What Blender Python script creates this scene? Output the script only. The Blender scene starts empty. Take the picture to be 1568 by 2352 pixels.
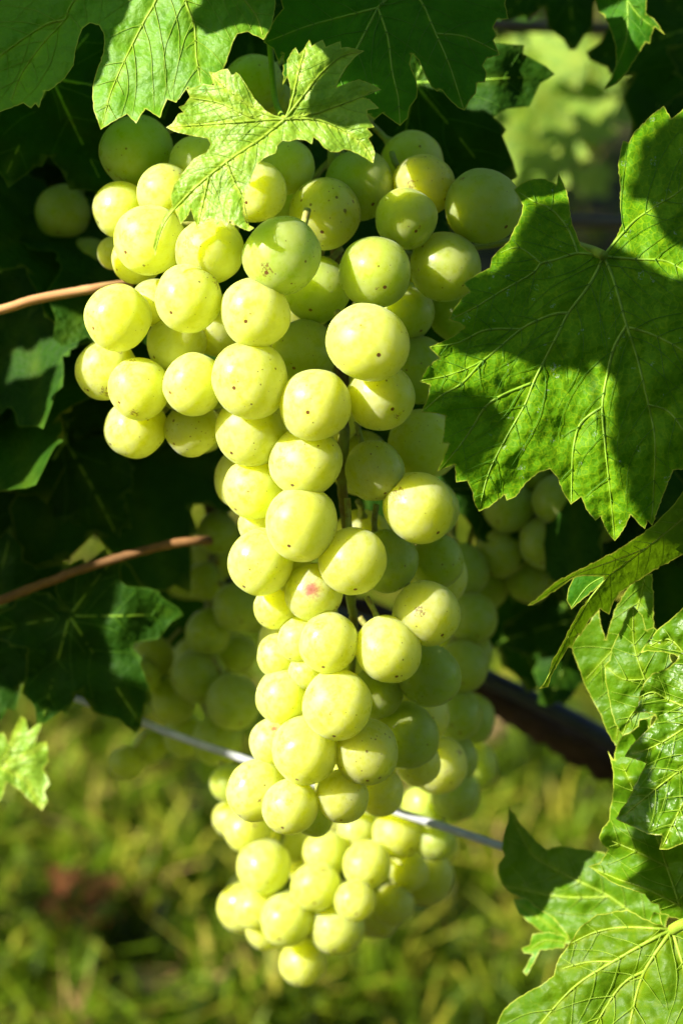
import bpy, math, random
import numpy as np
from mathutils import Vector, Matrix, noise
from mathutils.geometry import delaunay_2d_cdt
R = math.radians
random.seed(7)
S = bpy.context.scene
COL = S.collection

# ------------------------------------------------------------------ camera
PITCH = R(18); CAMH = 0.65; D0 = 0.6; LENS = 79.0
cam_d = bpy.data.cameras.new('camera'); cam = bpy.data.objects.new('camera', cam_d); COL.objects.link(cam)
cam.location = (0, 0, CAMH); cam.rotation_euler = (R(90) - PITCH, 0, 0)
cam_d.sensor_fit = 'VERTICAL'; cam_d.sensor_height = 36; cam_d.lens = LENS
cam_d.clip_start = 0.01; cam_d.clip_end = 300
cam_d.dof.use_dof = True; cam_d.dof.focus_distance = 0.556; cam_d.dof.aperture_fstop = 79.0 / 7.6
cam_d.dof.aperture_blades = 0
S.camera = cam
CR = Vector((1, 0, 0)); CU = Vector((0, math.sin(PITCH), math.cos(PITCH))); CB = Vector((0, -math.cos(PITCH), math.sin(PITCH)))
C0 = Vector(cam.location)
def pxs(z):                       # metres per photo pixel (photo taken as 1568 x 2352) at z mm in front of the bunch plane
    return (D0 - z / 1000) * 36 / (LENS * 2352)
def P(u, v, z):
    s = pxs(z)
    return C0 + CR * ((u - 784) * s) + CU * ((1176 - v) * s) - CB * (D0 - z / 1000)
def toz(p):                       # world -> (u, v, z)
    q = p - C0; d = -q.dot(CB); s = d * 36 / (LENS * 2352)
    return 784 + q.dot(CR) / s, 1176 - q.dot(CU) / s, (D0 - d) * 1000

# ------------------------------------------------------------------ light
SUN = (CR * -0.70 + CU * 0.43 + CB * 0.51).normalized()
elev = math.asin(SUN.z); azim = math.atan2(SUN.x, SUN.y)
w = bpy.data.worlds.new('World'); S.world = w; w.use_nodes = True
nt = w.node_tree; nt.nodes.clear()
o = nt.nodes.new('ShaderNodeOutputWorld'); bg = nt.nodes.new('ShaderNodeBackground'); sk = nt.nodes.new('ShaderNodeTexSky')
sk.sky_type = 'NISHITA'; sk.sun_disc = False; sk.sun_elevation = elev; sk.sun_rotation = azim
bg.inputs[1].default_value = 0.05
nt.links.new(sk.outputs[0], bg.inputs[0]); nt.links.new(bg.outputs[0], o.inputs[0])
sl = bpy.data.lights.new('sun', 'SUN'); sun = bpy.data.objects.new('sun', sl); COL.objects.link(sun)
sl.energy = 5.0; sl.angle = R(0.5); sl.color = (1.0, 0.93, 0.80)
sun.rotation_euler = SUN.to_track_quat('Z', 'Y').to_euler(); sun.location = (-2, -1, 3)
S.view_settings.view_transform = 'Standard'; S.view_settings.look = 'None'
S.view_settings.exposure = 1.38; S.view_settings.gamma = 1
S.render.engine = 'CYCLES'
S.cycles.max_bounces = 8; S.cycles.transmission_bounces = 6; S.cycles.diffuse_bounces = 5

# ------------------------------------------------------------------ node helpers
class NT:
    def __init__(s, name):
        s.m = bpy.data.materials.new(name); s.m.use_nodes = True; s.t = s.m.node_tree; s.t.nodes.clear()
        s.out = s.t.nodes.new('ShaderNodeOutputMaterial')
    def n(s, ty, ins=None, **kw):
        nd = s.t.nodes.new(ty)
        for k, v in kw.items(): setattr(nd, k, v)
        for k, v in (ins or {}).items():
            if isinstance(v, bpy.types.NodeSocket): s.t.links.new(v, nd.inputs[k])
            else: nd.inputs[k].default_value = v
        return nd
    def math(s, op, a, b=0.0, c=0.0, clamp=False):
        return s.n('ShaderNodeMath', {0: a, 1: b, 2: c}, operation=op, use_clamp=clamp).outputs[0]
    def ramp(s, f, lo, hi, a=0.0, b=1.0):
        return s.n('ShaderNodeMapRange', {0: f, 1: lo, 2: hi, 3: a, 4: b}, interpolation_type='SMOOTHSTEP').outputs[0]
    def mix(s, f, a, b):
        nd = s.n('ShaderNodeMix', {0: f}, data_type='RGBA')
        for i, v in ((6, a), (7, b)):
            if isinstance(v, bpy.types.NodeSocket): s.t.links.new(v, nd.inputs[i])
            else: nd.inputs[i].default_value = (*v, 1)
        return nd.outputs[2]
    def vadd(s, a, b): return s.n('ShaderNodeVectorMath', {0: a, 1: b}, operation='ADD').outputs[0]
    def vscale(s, a, k): return s.n('ShaderNodeVectorMath', {0: a, 'Scale': k}, operation='SCALE').outputs[0]
    def noise(s, vec, scale, detail=3, rough=.5, out=0):
        return s.n('ShaderNodeTexNoise', {'Vector': vec, 'Scale': scale, 'Detail': detail, 'Roughness': rough}).outputs[out]
    def bump(s, h, strength, dist, nrm=None):
        ins = {'Height': h, 'Strength': strength, 'Distance': dist}
        if nrm is not None: ins['Normal'] = nrm
        return s.n('ShaderNodeBump', ins).outputs[0]
    def end(s, sh): s.t.links.new(sh, s.out.inputs[0]); return s.m

def grape_material(name, base, deep, bloom_col, blush=0.0, dotk=1.0, k_=1.0):
    base, deep, bloom_col = (base[0] * k_ * .97, base[1] * k_, base[2] * k_), (deep[0] * k_ * .97, deep[1] * k_, deep[2] * k_ * .7), tuple(c * k_ * .95 for c in bloom_col)
    k = NT(name)
    tc = k.n('ShaderNodeTexCoord').outputs['Object']
    rnd = k.n('ShaderNodeObjectInfo').outputs['Random']
    off = k.vscale(k.n('ShaderNodeCombineXYZ', {0: rnd, 1: k.math('MULTIPLY', rnd, 3.7), 2: k.math('MULTIPLY', rnd, 7.3)}).outputs[0], 23.0)
    v = k.vadd(tc, off)
    n1 = k.noise(v, 1.1, 3, .55); n2 = k.noise(v, 3.5, 5, .65)
    col = k.mix(k.ramp(n1, .30, .72), base, deep)
    # per-berry ripeness
    rr = k.math('FRACT', k.math('MULTIPLY', rnd, 17.3))
    col = k.mix(k.math('MULTIPLY', rr, .45), col, (deep[0] * 1.08, deep[1] * .97, deep[2] * .8))
    # faint meridian veins under the skin
    st = k.n('ShaderNodeMapping', {'Vector': v, 'Scale': (7, 7, 1.0)}).outputs[0]
    vn = k.noise(st, 1.3, 4, .65)
    col = k.mix(k.math('MULTIPLY', k.ramp(vn, .5, .66), .28), col, (min(1, base[0] * 1.25), min(1, base[1] * 1.15), base[2] * 1.7))
    # waxy bloom, rubbed off in patches
    lw = k.n('ShaderNodeLayerWeight', {0: .35}).outputs['Facing']
    bl = k.math('MULTIPLY', k.ramp(n2, .30, .66), k.ramp(k.noise(v, .8, 2), .30, .52, .35, 1.0))
    col = k.mix(k.math('MULTIPLY', bl, .15), col, bloom_col)
    # rubbed yellow-green scuffs
    sc = k.ramp(k.noise(v, 2.2, 6, .7), .60, .66)
    col = k.mix(k.math('MULTIPLY', sc, .22), col, (deep[0] * .82, deep[1] * .86, .02))
    # lenticel dots
    vo = k.n('ShaderNodeTexVoronoi', {'Vector': v, 'Scale': 3.1, 'Randomness': 1.0})
    sz = k.n('ShaderNodeSeparateColor', {0: vo.outputs['Color']}).outputs
    rad = k.math('MULTIPLY', k.math('MAXIMUM', k.math('SUBTRACT', sz[0], .25), 0.0), .165 * dotk)
    dot = k.math('LESS_THAN', vo.outputs['Distance'], rad)
    vo2 = k.n('ShaderNodeTexVoronoi', {'Vector': v, 'Scale': 6.5})
    s2 = k.n('ShaderNodeSeparateColor', {0: vo2.outputs['Color']}).outputs
    dot2 = k.math('LESS_THAN', vo2.outputs['Distance'], k.math('MULTIPLY', k.math('MAXIMUM', k.math('SUBTRACT', s2[0], .45), 0.0), .24 * dotk))
    dd = k.math('MAXIMUM', dot, dot2)
    # ragged rust patches, few
    vb = k.n('ShaderNodeTexVoronoi', {'Vector': k.vadd(v, k.vscale(k.noise(v, 9, 3, .6, 1), .35)), 'Scale': 1.05})
    sb = k.n('ShaderNodeSeparateColor', {0: vb.outputs['Color']}).outputs
    rust = k.math('LESS_THAN', vb.outputs['Distance'], k.math('MULTIPLY', k.math('MAXIMUM', k.math('SUBTRACT', sb[1], .62), 0.0), .62))
    rustn = k.math('MULTIPLY', rust, k.ramp(k.noise(v, 14, 3), .44, .56))
    # stylar scar at the lower pole
    sep = k.n('ShaderNodeSeparateXYZ', {0: tc}).outputs
    rp = k.math('SQRT', k.math('ADD', k.math('MULTIPLY', sep[0], sep[0]), k.math('MULTIPLY', sep[1], sep[1])))
    pole = k.math('MULTIPLY', k.math('LESS_THAN', rp, .055), k.math('LESS_THAN', sep[2], 0.0))
    halo = k.math('MULTIPLY', k.ramp(rp, .05, .2, 1, 0), k.math('LESS_THAN', sep[2], 0.0))
    col = k.mix(k.math('MULTIPLY', halo, .5), col, (deep[0], deep[1], .03))
    col = k.mix(k.math('MULTIPLY', dd, .8), col, (.12, .075, .015))
    col = k.mix(k.math('MULTIPLY', rustn, .8), col, (.18, .085, .02))
    col = k.mix(pole, col, (.16, .08, .02))
    if blush > 0:   # reddish bruise on the outer side
        dx = k.n('ShaderNodeVectorMath', {0: tc, 1: (0, 0, -1)}, operation='DISTANCE').outputs['Value']
        bm = k.math('MULTIPLY', k.ramp(k.math('ADD', dx, k.math('MULTIPLY', k.noise(v, 7, 4, .7), .5)), .32, .36 + .6 * (2 - blush) * .6, 1, 0), min(blush, 1))
        col = k.mix(bm, col, (.40, .14, .08))
        bloom_col = k.mix(bm, bloom_col, (.5, .2, .2))
    nb = k.bump(k.math('ADD', k.math('MULTIPLY', n2, .6), k.math('MULTIPLY', dd, -1.0)), .25, .0006)
    pr = k.n('ShaderNodeBsdfPrincipled', {'Base Color': col, 'Roughness': k.ramp(bl, 0, 1, .26, .52), 'IOR': 1.4,
            'Subsurface Weight': 1.0, 'Subsurface Anisotropy': .3, 'Subsurface Radius': (1.0, .97, .16), 'Subsurface Scale': .035,
            'Specular IOR Level': .42, 'Sheen Weight': .10, 'Sheen Roughness': .45, 'Sheen Tint': (.82, .93, 1, 1), 'Normal': nb})
    wax = k.mix(k.math('MAXIMUM', k.math('MAXIMUM', k.math('MULTIPLY', dd, .9), k.math('MULTIPLY', rustn, .75)), pole), bloom_col, (.12, .06, .015))
    pw = k.n('ShaderNodeBsdfPrincipled', {'Base Color': wax, 'Roughness': .5, 'Specular IOR Level': .4, 'Normal': nb})
    mx = k.n('ShaderNodeMixShader', {0: k.math('ADD', k.math('MULTIPLY', bl, .17), .08), 1: pr.outputs[0], 2: pw.outputs[0]})
    return k.end(mx.outputs[0])

def leaf_material(name, base, dark, trans, tk=.32, rough=.42, pucker=.5, net=.35, spots=0.0, spec=.5, scale=1.0, rimcol=(.40, .47, .05)):
    k = NT(name)
    uv = k.n('ShaderNodeUVMap', uv_map='leaf').outputs[0]
    v = k.vscale(uv, scale)
    n1 = k.noise(v, 1.2, 4, .6); n2 = k.noise(v, 9, 4, .6); n3 = k.noise(v, 40, 2, .5)
    col = k.mix(k.ramp(n1, .35, .68), base, dark)
    col = k.mix(k.math('MULTIPLY', k.ramp(n2, .5, .7), .25), col, (base[0] * 1.9, base[1] * 1.35, base[2]))
    vn = k.n('ShaderNodeAttribute', attribute_name='vein').outputs['Fac']
    rm = k.n('ShaderNodeAttribute', attribute_name='rim').outputs['Fac']
    wv = k.vadd(v, k.vscale(k.noise(v, 6, 2, .5, 1), .10))
    ve = k.n('ShaderNodeTexVoronoi', {'Vector': wv, 'Scale': 5.2}, feature='DISTANCE_TO_EDGE').outputs[0]
    ve2 = k.n('ShaderNodeTexVoronoi', {'Vector': wv, 'Scale': 14.0}, feature='DISTANCE_TO_EDGE').outputs[0]
    l1 = k.ramp(ve, .0, .07, 1, 0); l2 = k.ramp(ve2, .0, .10, 1, 0)
    lines = k.math('MAXIMUM', l1, k.math('MULTIPLY', l2, .45))
    vcol = (min(1, base[0] * 3.2 + .05), min(1, base[1] * 1.9 + .05), base[2] * 1.5)
    col = k.mix(k.math('MULTIPLY', lines, net), col, vcol)
    col = k.mix(k.math('MULTIPLY', vn, .35), col, vcol)
    col = k.mix(rm, col, rimcol)
    # small brown freckles
    vf = k.n('ShaderNodeTexVoronoi', {'Vector': v, 'Scale': 2.3})
    sf = k.n('ShaderNodeSeparateColor', {0: vf.outputs['Color']}).outputs
    fr = k.math('LESS_THAN', vf.outputs['Distance'], k.math('MULTIPLY', k.math('MAXIMUM', k.math('SUBTRACT', sf[0], .72), 0), .16))
    col = k.mix(k.math('MULTIPLY', fr, .7), col, (.16, .09, .02))
    rg = k.ramp(n2, .3, .7, rough - .06, rough + .1)
    ch = None
    if spots > 0:    # dried water marks: broken pale rings
        vs = k.n('ShaderNodeTexVoronoi', {'Vector': k.vadd(v, k.vscale(k.noise(v, 5, 3, .6, 1), .42)), 'Scale': 2.6})
        ss = k.n('ShaderNodeSeparateColor', {0: vs.outputs['Color']}).outputs
        rr = k.math('MULTIPLY', ss[0], .26)
        ring = k.ramp(k.math('ABSOLUTE', k.math('SUBTRACT', vs.outputs['Distance'], rr)), .008, .03, 1, 0)
        ring = k.math('MULTIPLY', ring, k.math('GREATER_THAN', ss[1], .45))
        ring = k.math('MULTIPLY', ring, k.ramp(k.noise(v, 11, 2), .40, .60))
        ch = k.math('MULTIPLY', ring, spots)
        col = k.mix(ch, col, (.40, .50, .34))
    vsm = k.n('ShaderNodeTexVoronoi', {'Vector': wv, 'Scale': 5.2, 'Smoothness': .8}, feature='SMOOTH_F1').outputs['Distance']
    vs2 = k.n('ShaderNodeTexVoronoi', {'Vector': wv, 'Scale': 14.0, 'Smoothness': .7}, feature='SMOOTH_F1').outputs['Distance']
    hgt = k.math('ADD', k.math('MULTIPLY', vsm, -1.5), k.math('MULTIPLY', vs2, -.35))
    hgt = k.math('ADD', hgt, k.math('MULTIPLY', n2, .3))
    nb = k.bump(hgt, pucker, .0009)
    nb = k.bump(n3, .18, .0003, nb)
    pr = k.n('ShaderNodeBsdfPrincipled', {'Base Color': col, 'Roughness': rg, 'Specular IOR Level': spec, 'Normal': nb,
                                          'Sheen Weight': .0})
    tcol = k.mix(k.math('MULTIPLY', lines, .5), trans, (trans[0] * .62, trans[1] * .66, trans[2] * .5))
    tcol = k.mix(rm, tcol, (.75, .75, .08))
    tcol = k.mix(k.ramp(n1, .3, .7, 0, .35), tcol, (trans[0] * .6, trans[1] * .7, trans[2] * .5))
    tr = k.n('ShaderNodeBsdfTranslucent', {'Color': tcol, 'Normal': nb})
    mx = k.n('ShaderNodeMixShader', {0: tk, 1: pr.outputs[0], 2: tr.outputs[0]})
    return k.end(mx.outputs[0])

def plain_material(name, col, rough=.6, spec=.4, var=None, nscale=60, bump=.2, stretch=(1, 1, 1), metallic=0, sss=0, bd=.001):
    k = NT(name)
    tc = k.n('ShaderNodeTexCoord').outputs['Object']
    v = k.n('ShaderNodeMapping', {'Vector': tc, 'Scale': stretch}).outputs[0]
    n = k.noise(v, nscale, 5, .6)
    c = k.mix(k.ramp(n, .35, .65), col, var or tuple(x * .7 for x in col))
    ins = {'Base Color': c, 'Roughness': rough, 'Specular IOR Level': spec, 'Metallic': metallic, 'Normal': k.bump(n, bump, bd)}
    if sss: ins.update({'Subsurface Weight': sss, 'Subsurface Radius': (1, .8, .2), 'Subsurface Scale': .002})
    return k.end(k.n('ShaderNodeBsdfPrincipled', ins).outputs[0])

M = {}
M['grape'] = grape_material('grape_skin', (.60, .67, .06), (.60, .65, .03), (.76, .83, .44))
M['grape_shaded'] = grape_material('shaded_grape_skin', (.36, .50, .03), (.43, .53, .02), (.60, .70, .30), k_=.86)  # darker, greener skin copy: shade put into the colour of shaded berries
M['grape_blush'] = grape_material('blushed_grape_skin', (.60, .67, .07), (.60, .63, .04), (.74, .80, .50), blush=1.0)
M['grape_red'] = grape_material('red_spotted_grape_skin', (.60, .67, .07), (.60, .63, .04), (.74, .80, .50), blush=1.6)
M['grape_rust'] = grape_material('speckled_grape_skin', (.52, .58, .04), (.55, .57, .02), (.66, .70, .38), dotk=1.5)
M['grape_far'] = grape_material('distant_grape_skin', (.50, .58, .05), (.52, .57, .03), (.64, .70, .36))
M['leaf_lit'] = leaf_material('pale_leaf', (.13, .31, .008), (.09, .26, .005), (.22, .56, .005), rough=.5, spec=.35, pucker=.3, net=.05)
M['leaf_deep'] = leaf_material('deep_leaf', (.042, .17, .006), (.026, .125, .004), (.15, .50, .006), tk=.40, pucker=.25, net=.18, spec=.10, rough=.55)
M['leaf_young'] = leaf_material('young_leaf', (.23, .42, .03), (.17, .36, .018), (.40, .65, .03), rough=.42, pucker=.28, net=.14, spec=.45, scale=1.5)
M['leaf_spot'] = leaf_material('water_marked_leaf', (.10, .27, .004), (.070, .215, .003), (.20, .55, .004), tk=.34, rough=.5, pucker=.3, net=.45, spots=1.0, spec=.10)
M['leaf_gloss'] = leaf_material('blistered_leaf', (.09, .21, .003), (.06, .165, .002), (.26, .50, .004), rough=.36, pucker=.7, net=.05, spec=.45, scale=.6)
M['leaf_bright'] = leaf_material('bright_corner_leaf', (.095, .19, .002), (.065, .155, .0015), (.26, .45, .002), rough=.48, pucker=.38, net=.06, spec=.2, scale=.6)
M['leaf_fold'] = leaf_material('folded_leaf', (.09, .21, .003), (.065, .17, .002), (.26, .48, .004), rough=.45, pucker=.35, net=.08, spec=.25, scale=.8)
M['leaf_shaded'] = leaf_material('shaded_canopy_leaf', (.020, .075, .003), (.012, .05, .002), (.05, .20, .003), tk=.28, pucker=.4, net=.1, spec=.12, rough=.6, rimcol=(.05,.13,.01))  # leaf colour darkened to hold the shade of the inner canopy
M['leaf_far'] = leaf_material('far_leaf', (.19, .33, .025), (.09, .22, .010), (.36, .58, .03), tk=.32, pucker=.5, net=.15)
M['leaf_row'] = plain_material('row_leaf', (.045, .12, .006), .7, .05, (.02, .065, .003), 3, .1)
M['vein'] = plain_material('vein_tissue', (.26, .38, .035), .5, .2, (.21, .33, .025), 500, .1, sss=.3)
M['vein_deep'] = plain_material('vein_tissue_deep', (.24, .42, .03), .5, .3, (.18, .35, .02), 500, .1, sss=.3)
M['vein_side'] = plain_material('side_vein_tissue', (.24, .37, .025), .5, .2, (.20, .33, .02), 500, .1)
M['vein_side_deep'] = plain_material('side_vein_tissue_deep', (.09, .24, .008), .5, .25, (.07, .20, .006), 500, .1)
M['rachis'] = plain_material('rachis_tissue', (.34, .40, .09), .6, .4, (.16, .09, .03), 90, .4, sss=.3)
M['pedicel'] = plain_material('pedicel_tissue', (.40, .46, .10), .6, .4, (.26, .22, .06), 4, .3, sss=.3)
M['petiole_red'] = plain_material('orange_petiole', (.70, .50, .20), .5, .4, (.60, .30, .14), 60, .2, (1, .3, 1), sss=.2)
M['cane'] = plain_material('cane_bark', (.28, .14, .05), .7, .3, (.16, .08, .03), 80, .5)
M['bark'] = plain_material('vine_bark', (.10, .06, .035), .9, .2, (.04, .024, .014), 60, 1.0, (.25, 1, 1), bd=.004)
M['wire'] = plain_material('galvanised_wire', (.62, .65, .66), .35, .7, (.50, .53, .55), 300, .2, metallic=.1)
M['tube'] = plain_material('drip_tube_plastic', (.05, .06, .08), .35, .5, (.035, .04, .06), 100, .1)
M['soil'] = plain_material('soil', (.035, .026, .012), .95, .1, (.03, .04, .01), 14, .6, bd=.01)
M['dead'] = plain_material('dead_leaf', (.50, .20, .07), .7, .3, (.30, .08, .02), 40, .5, sss=.1)
M['straw'] = plain_material('straw_leaf', (.34, .24, .11), .8, .2, (.22, .14, .06), 40, .5)
M['post'] = plain_material('weathered_rail', (.32, .27, .22), .8, .2, (.2, .16, .13), 30, .6, (1, 8, 8))

def grass_mat():
    k = NT('grass_blade')
    at = k.n('ShaderNodeAttribute', attribute_name='tone').outputs['Fac']
    c = k.mix(k.ramp(at, .2, .55), (.022, .045, .001), (.145, .25, .006))
    c = k.mix(k.ramp(at, .55, .8), c, (.40, .38, .035))
    c = k.mix(k.ramp(at, .86, 1.0), c, (.40, .26, .10))
    pr = k.n('ShaderNodeBsdfPrincipled', {'Base Color': c, 'Roughness': .5, 'Specular IOR Level': .2})
    tr = k.n('ShaderNodeBsdfTranslucent', {'Color': k.mix(.5, c, (.30, .42, .01))})
    return k.end(k.n('ShaderNodeMixShader', {0: .35, 1: pr.outputs[0], 2: tr.outputs[0]}).outputs[0])
M['grass'] = grass_mat()

# ------------------------------------------------------------------ object helpers
def mesh(name, verts, faces, mat, smooth=True):
    me = bpy.data.meshes.new(name); me.from_pydata([tuple(v) for v in verts], [], faces); me.materials.append(mat)
    if smooth: me.polygons.foreach_set('use_smooth', [True] * len(me.polygons))
    me.update(); return me
def link(name, me, parent=None, loc=(0, 0, 0)):
    ob = bpy.data.objects.new(name, me); COL.objects.link(ob); ob.location = loc
    if parent is not None: ob.parent = parent
    return ob
def tag(ob, label=None, cat=None, group=None, kind=None):
    for k_, v_ in (('label', label), ('category', cat), ('group', group), ('kind', kind)):
        if v_: ob[k_] = v_
    return ob
def empty(name, loc):
    e = bpy.data.objects.new(name, None); e.empty_display_size = .01; COL.objects.link(e); e.location = loc; return e
def resample(pts, n):
    """Catmull-Rom through points, n samples per span"""
    pts = [Vector(p) for p in pts]; out = []
    for i in range(len(pts) - 1):
        a = pts[max(i - 1, 0)]; b = pts[i]; c = pts[i + 1]; d = pts[min(i + 2, len(pts) - 1)]
        for j in range(n):
            t = j / n
            out.append(.5 * ((2 * b) + (c - a) * t + (2 * a - 5 * b + 4 * c - d) * t * t + (3 * b - a - 3 * c + d) * t ** 3))
    out.append(pts[-1]); return out
def tube_data(pts, rads, seg=8, verts=None, faces=None, lump=0.0, flat=1.0):
    verts = [] if verts is None else verts; faces = [] if faces is None else faces
    base = len(verts); n = len(pts); nrm = None
    for i, p in enumerate(pts):
        t = (pts[min(i + 1, n - 1)] - pts[max(i - 1, 0)]).normalized()
        if nrm is None: nrm = t.orthogonal().normalized()
        nrm = (nrm - t * nrm.dot(t)).normalized(); b = t.cross(nrm)
        for k_ in range(seg):
            a = 2 * math.pi * k_ / seg
            r = rads[i] * (1 + lump * noise.noise(Vector((p.x, p.y, p.z)) * (1.2 / max(rads[i], 1e-5)) + Vector((math.cos(a), math.sin(a), 0))))
            verts.append(p + nrm * (math.cos(a) * r) + b * (math.sin(a) * r * flat))
    for i in range(n - 1):
        for k_ in range(seg):
            a = base + i * seg + k_; b2 = base + i * seg + (k_ + 1) % seg
            faces.append((a, b2, b2 + seg, a + seg))
    faces.append(tuple(base + k_ for k_ in reversed(range(seg)))); faces.append(tuple(base + (n - 1) * seg + k_ for k_ in range(seg)))
    return verts, faces

def seg_dist(pts, polys):
    """min distance from pts (N,2) to polylines"""
    best = np.full(len(pts), 1e9)
    for pl in polys:
        pl = np.asarray(pl, float)
        for a, b in zip(pl[:-1], pl[1:]):
            ab = b - a; L = (ab ** 2).sum() + 1e-12
            t = np.clip(((pts - a) @ ab) / L, 0, 1)
            best = np.minimum(best, np.hypot(*(pts - (a + t[:, None] * ab)).T))
    return best
def inside(pts, poly):
    x, y = pts[:, 0], pts[:, 1]; c = np.zeros(len(pts), bool); poly = np.asarray(poly, float)
    for (x1, y1), (x2, y2) in zip(poly, np.roll(poly, -1, 0)):
        if y1 == y2: continue
        m = ((y1 > y) != (y2 > y)) & (x < (x2 - x1) * (y - y1) / (y2 - y1) + x1)
        c ^= m
    return c
def side_veins(mains, outline, spacing, rng, reach=260):
    """secondary veins branching off the main ones towards the margin"""
    out = []
    mains_s = [np.array([(p.x, p.y) for p in resample([(a, b, 0) for a, b in m], 6)]) for m in mains]
    for mi, m in enumerate(mains_s):
        acc = spacing * .5; side = 1
        for a, b in zip(m[:-1], m[1:]):
            L = np.hypot(*(b - a)); acc += L
            if acc < spacing: continue
            acc = rng.uniform(-.2, .2) * spacing
            t = (b - a) / L
            side = -side
            for sd in (side,) if rng.random() < .35 else (side, -side):
                ang = sd * R(rng.uniform(42, 60)); d = np.array([t[0] * math.cos(ang) - t[1] * math.sin(ang), t[0] * math.sin(ang) + t[1] * math.cos(ang)])
                p = a + d * 3; line = [tuple(a), tuple(p)]; st = 9.0
                others = [q for j, q in enumerate(mains_s) if j != mi]
                for s_ in range(int(reach / st)):
                    ang2 = -sd * R(1.6) + R(rng.uniform(-4, 4)); d = np.array([d[0] * math.cos(ang2) - d[1] * math.sin(ang2), d[0] * math.sin(ang2) + d[1] * math.cos(ang2)])
                    p = p + d * st
                    pp = p[None, :]
                    if not inside(pp, outline)[0]: break
                    if others and seg_dist(pp, others)[0] < 5: line.append(tuple(p)); break
                    if len(out) and s_ > 1 and seg_dist(pp, out[-14:])[0] < 6: break
                    line.append(tuple(p))
                if len(line) > 3: out.append(line)
    return out
def leaf_blade(outline, mains, step, mapper, zfun, mat, furrow=.35, wav=.5, seed=0, rimw=3.0, uvk=.0116, sec=(), width_px=9.0):
    """triangulated blade from a 2-D outline; mapper(u,v,z)->Vector; returns mesh + z lookup"""
    rng = random.Random(seed)
    ol = []
    n = len(outline)
    for i in range(n):
        a = Vector(outline[i]); b = Vector(outline[(i + 1) % n]); L = (b - a).length; k_ = max(1, int(L / (step * .8)))
        nn = (b - a).orthogonal().normalized() if L else Vector((0, 0))
        bow = min(L * .05, step * .5)
        for j in range(k_):
            t = j / k_
            ol.append(a.lerp(b, t) + nn * (math.sin(math.pi * t) * bow * rng.uniform(-.7, .7) if j else 0))
    A = np.array(ol)
    mn = A.min(0); mx = A.max(0)
    gx = np.arange(mn[0], mx[0], step); gy = np.arange(mn[1], mx[1], step * .87)
    X, Y = np.meshgrid(gx, gy); X[1::2] += step * .5
    G = np.stack([X.ravel(), Y.ravel()], 1); G += np.array([[rng.uniform(-.12, .12) * step, rng.uniform(-.12, .12) * step] for _ in range(len(G))])
    closed = [np.vstack([A, A[:1]])]
    G = G[inside(G, A)]; G = G[seg_dist(G, closed) > max(step * .45, rimw * 1.15)]
    # ring just inside the margin so the rim stays narrow
    cen = []
    for i in range(len(A)):
        t = A[(i + 1) % len(A)] - A[i - 1]; L = np.hypot(*t)
        if L < 1e-9: continue
        nn = np.array([-t[1], t[0]]) / L * rimw
        for q in (A[i] + nn, A[i] - nn): cen.append(q)
    cen = np.array(cen); cen = cen[inside(cen, A)]; cen = cen[seg_dist(cen, closed) > rimw * .8]
    allp = [Vector(p) for p in A] + [Vector(p) for p in cen] + [Vector(p) for p in G]
    edges = [(i, (i + 1) % len(A)) for i in range(len(A))]
    vs, es, fs, ov, oe, of_ = delaunay_2d_cdt(allp, edges, [], 1, 1e-5)
    V = np.array([(p.x, p.y) for p in vs])
    dv = seg_dist(V, mains) if mains else np.full(len(V), 1e3)
    ds = seg_dist(V, sec) if len(sec) else np.full(len(V), 1e3)
    de = seg_dist(V, closed)
    w3 = []
    zz = []
    for i, (x, y) in enumerate(V):
        z = zfun(x, y)
        z += wav * noise.noise(Vector((x * .012 + seed, y * .012, seed * .7))) * 3 + wav * .9 * noise.noise(Vector((x * .035, y * .035 + seed, 1)))
        z -= furrow * math.exp(-(dv[i] / width_px) ** 2) + furrow * .6 * math.exp(-(ds[i] / (width_px * .7)) ** 2)
        zz.append(z); w3.append(mapper(x, y, z))
    faces = [tuple(f) for f in fs]
    me = mesh('leaf_blade', w3, faces, mat)
    # face the camera side
    uvl = me.uv_layers.new(name='leaf')
    li = np.zeros(len(me.loops), int); me.loops.foreach_get('vertex_index', li)
    uvl.data.foreach_set('uv', (V[li] * uvk).ravel())
    for nm, arr in (('vein', np.exp(-(dv / (width_px * .6)) ** 2)), ('rim', np.clip(1 - de / rimw, 0, 1))):
        at = me.attributes.new(nm, 'FLOAT', 'POINT'); at.data.foreach_set('value', arr.astype(np.float32))
    return me

def wave_z(x, y, seed, wav):
    return wav * noise.noise(Vector((x * .012 + seed, y * .012, seed * .7))) * 3 + wav * .9 * noise.noise(Vector((x * .035, y * .035 + seed, 1)))

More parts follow.
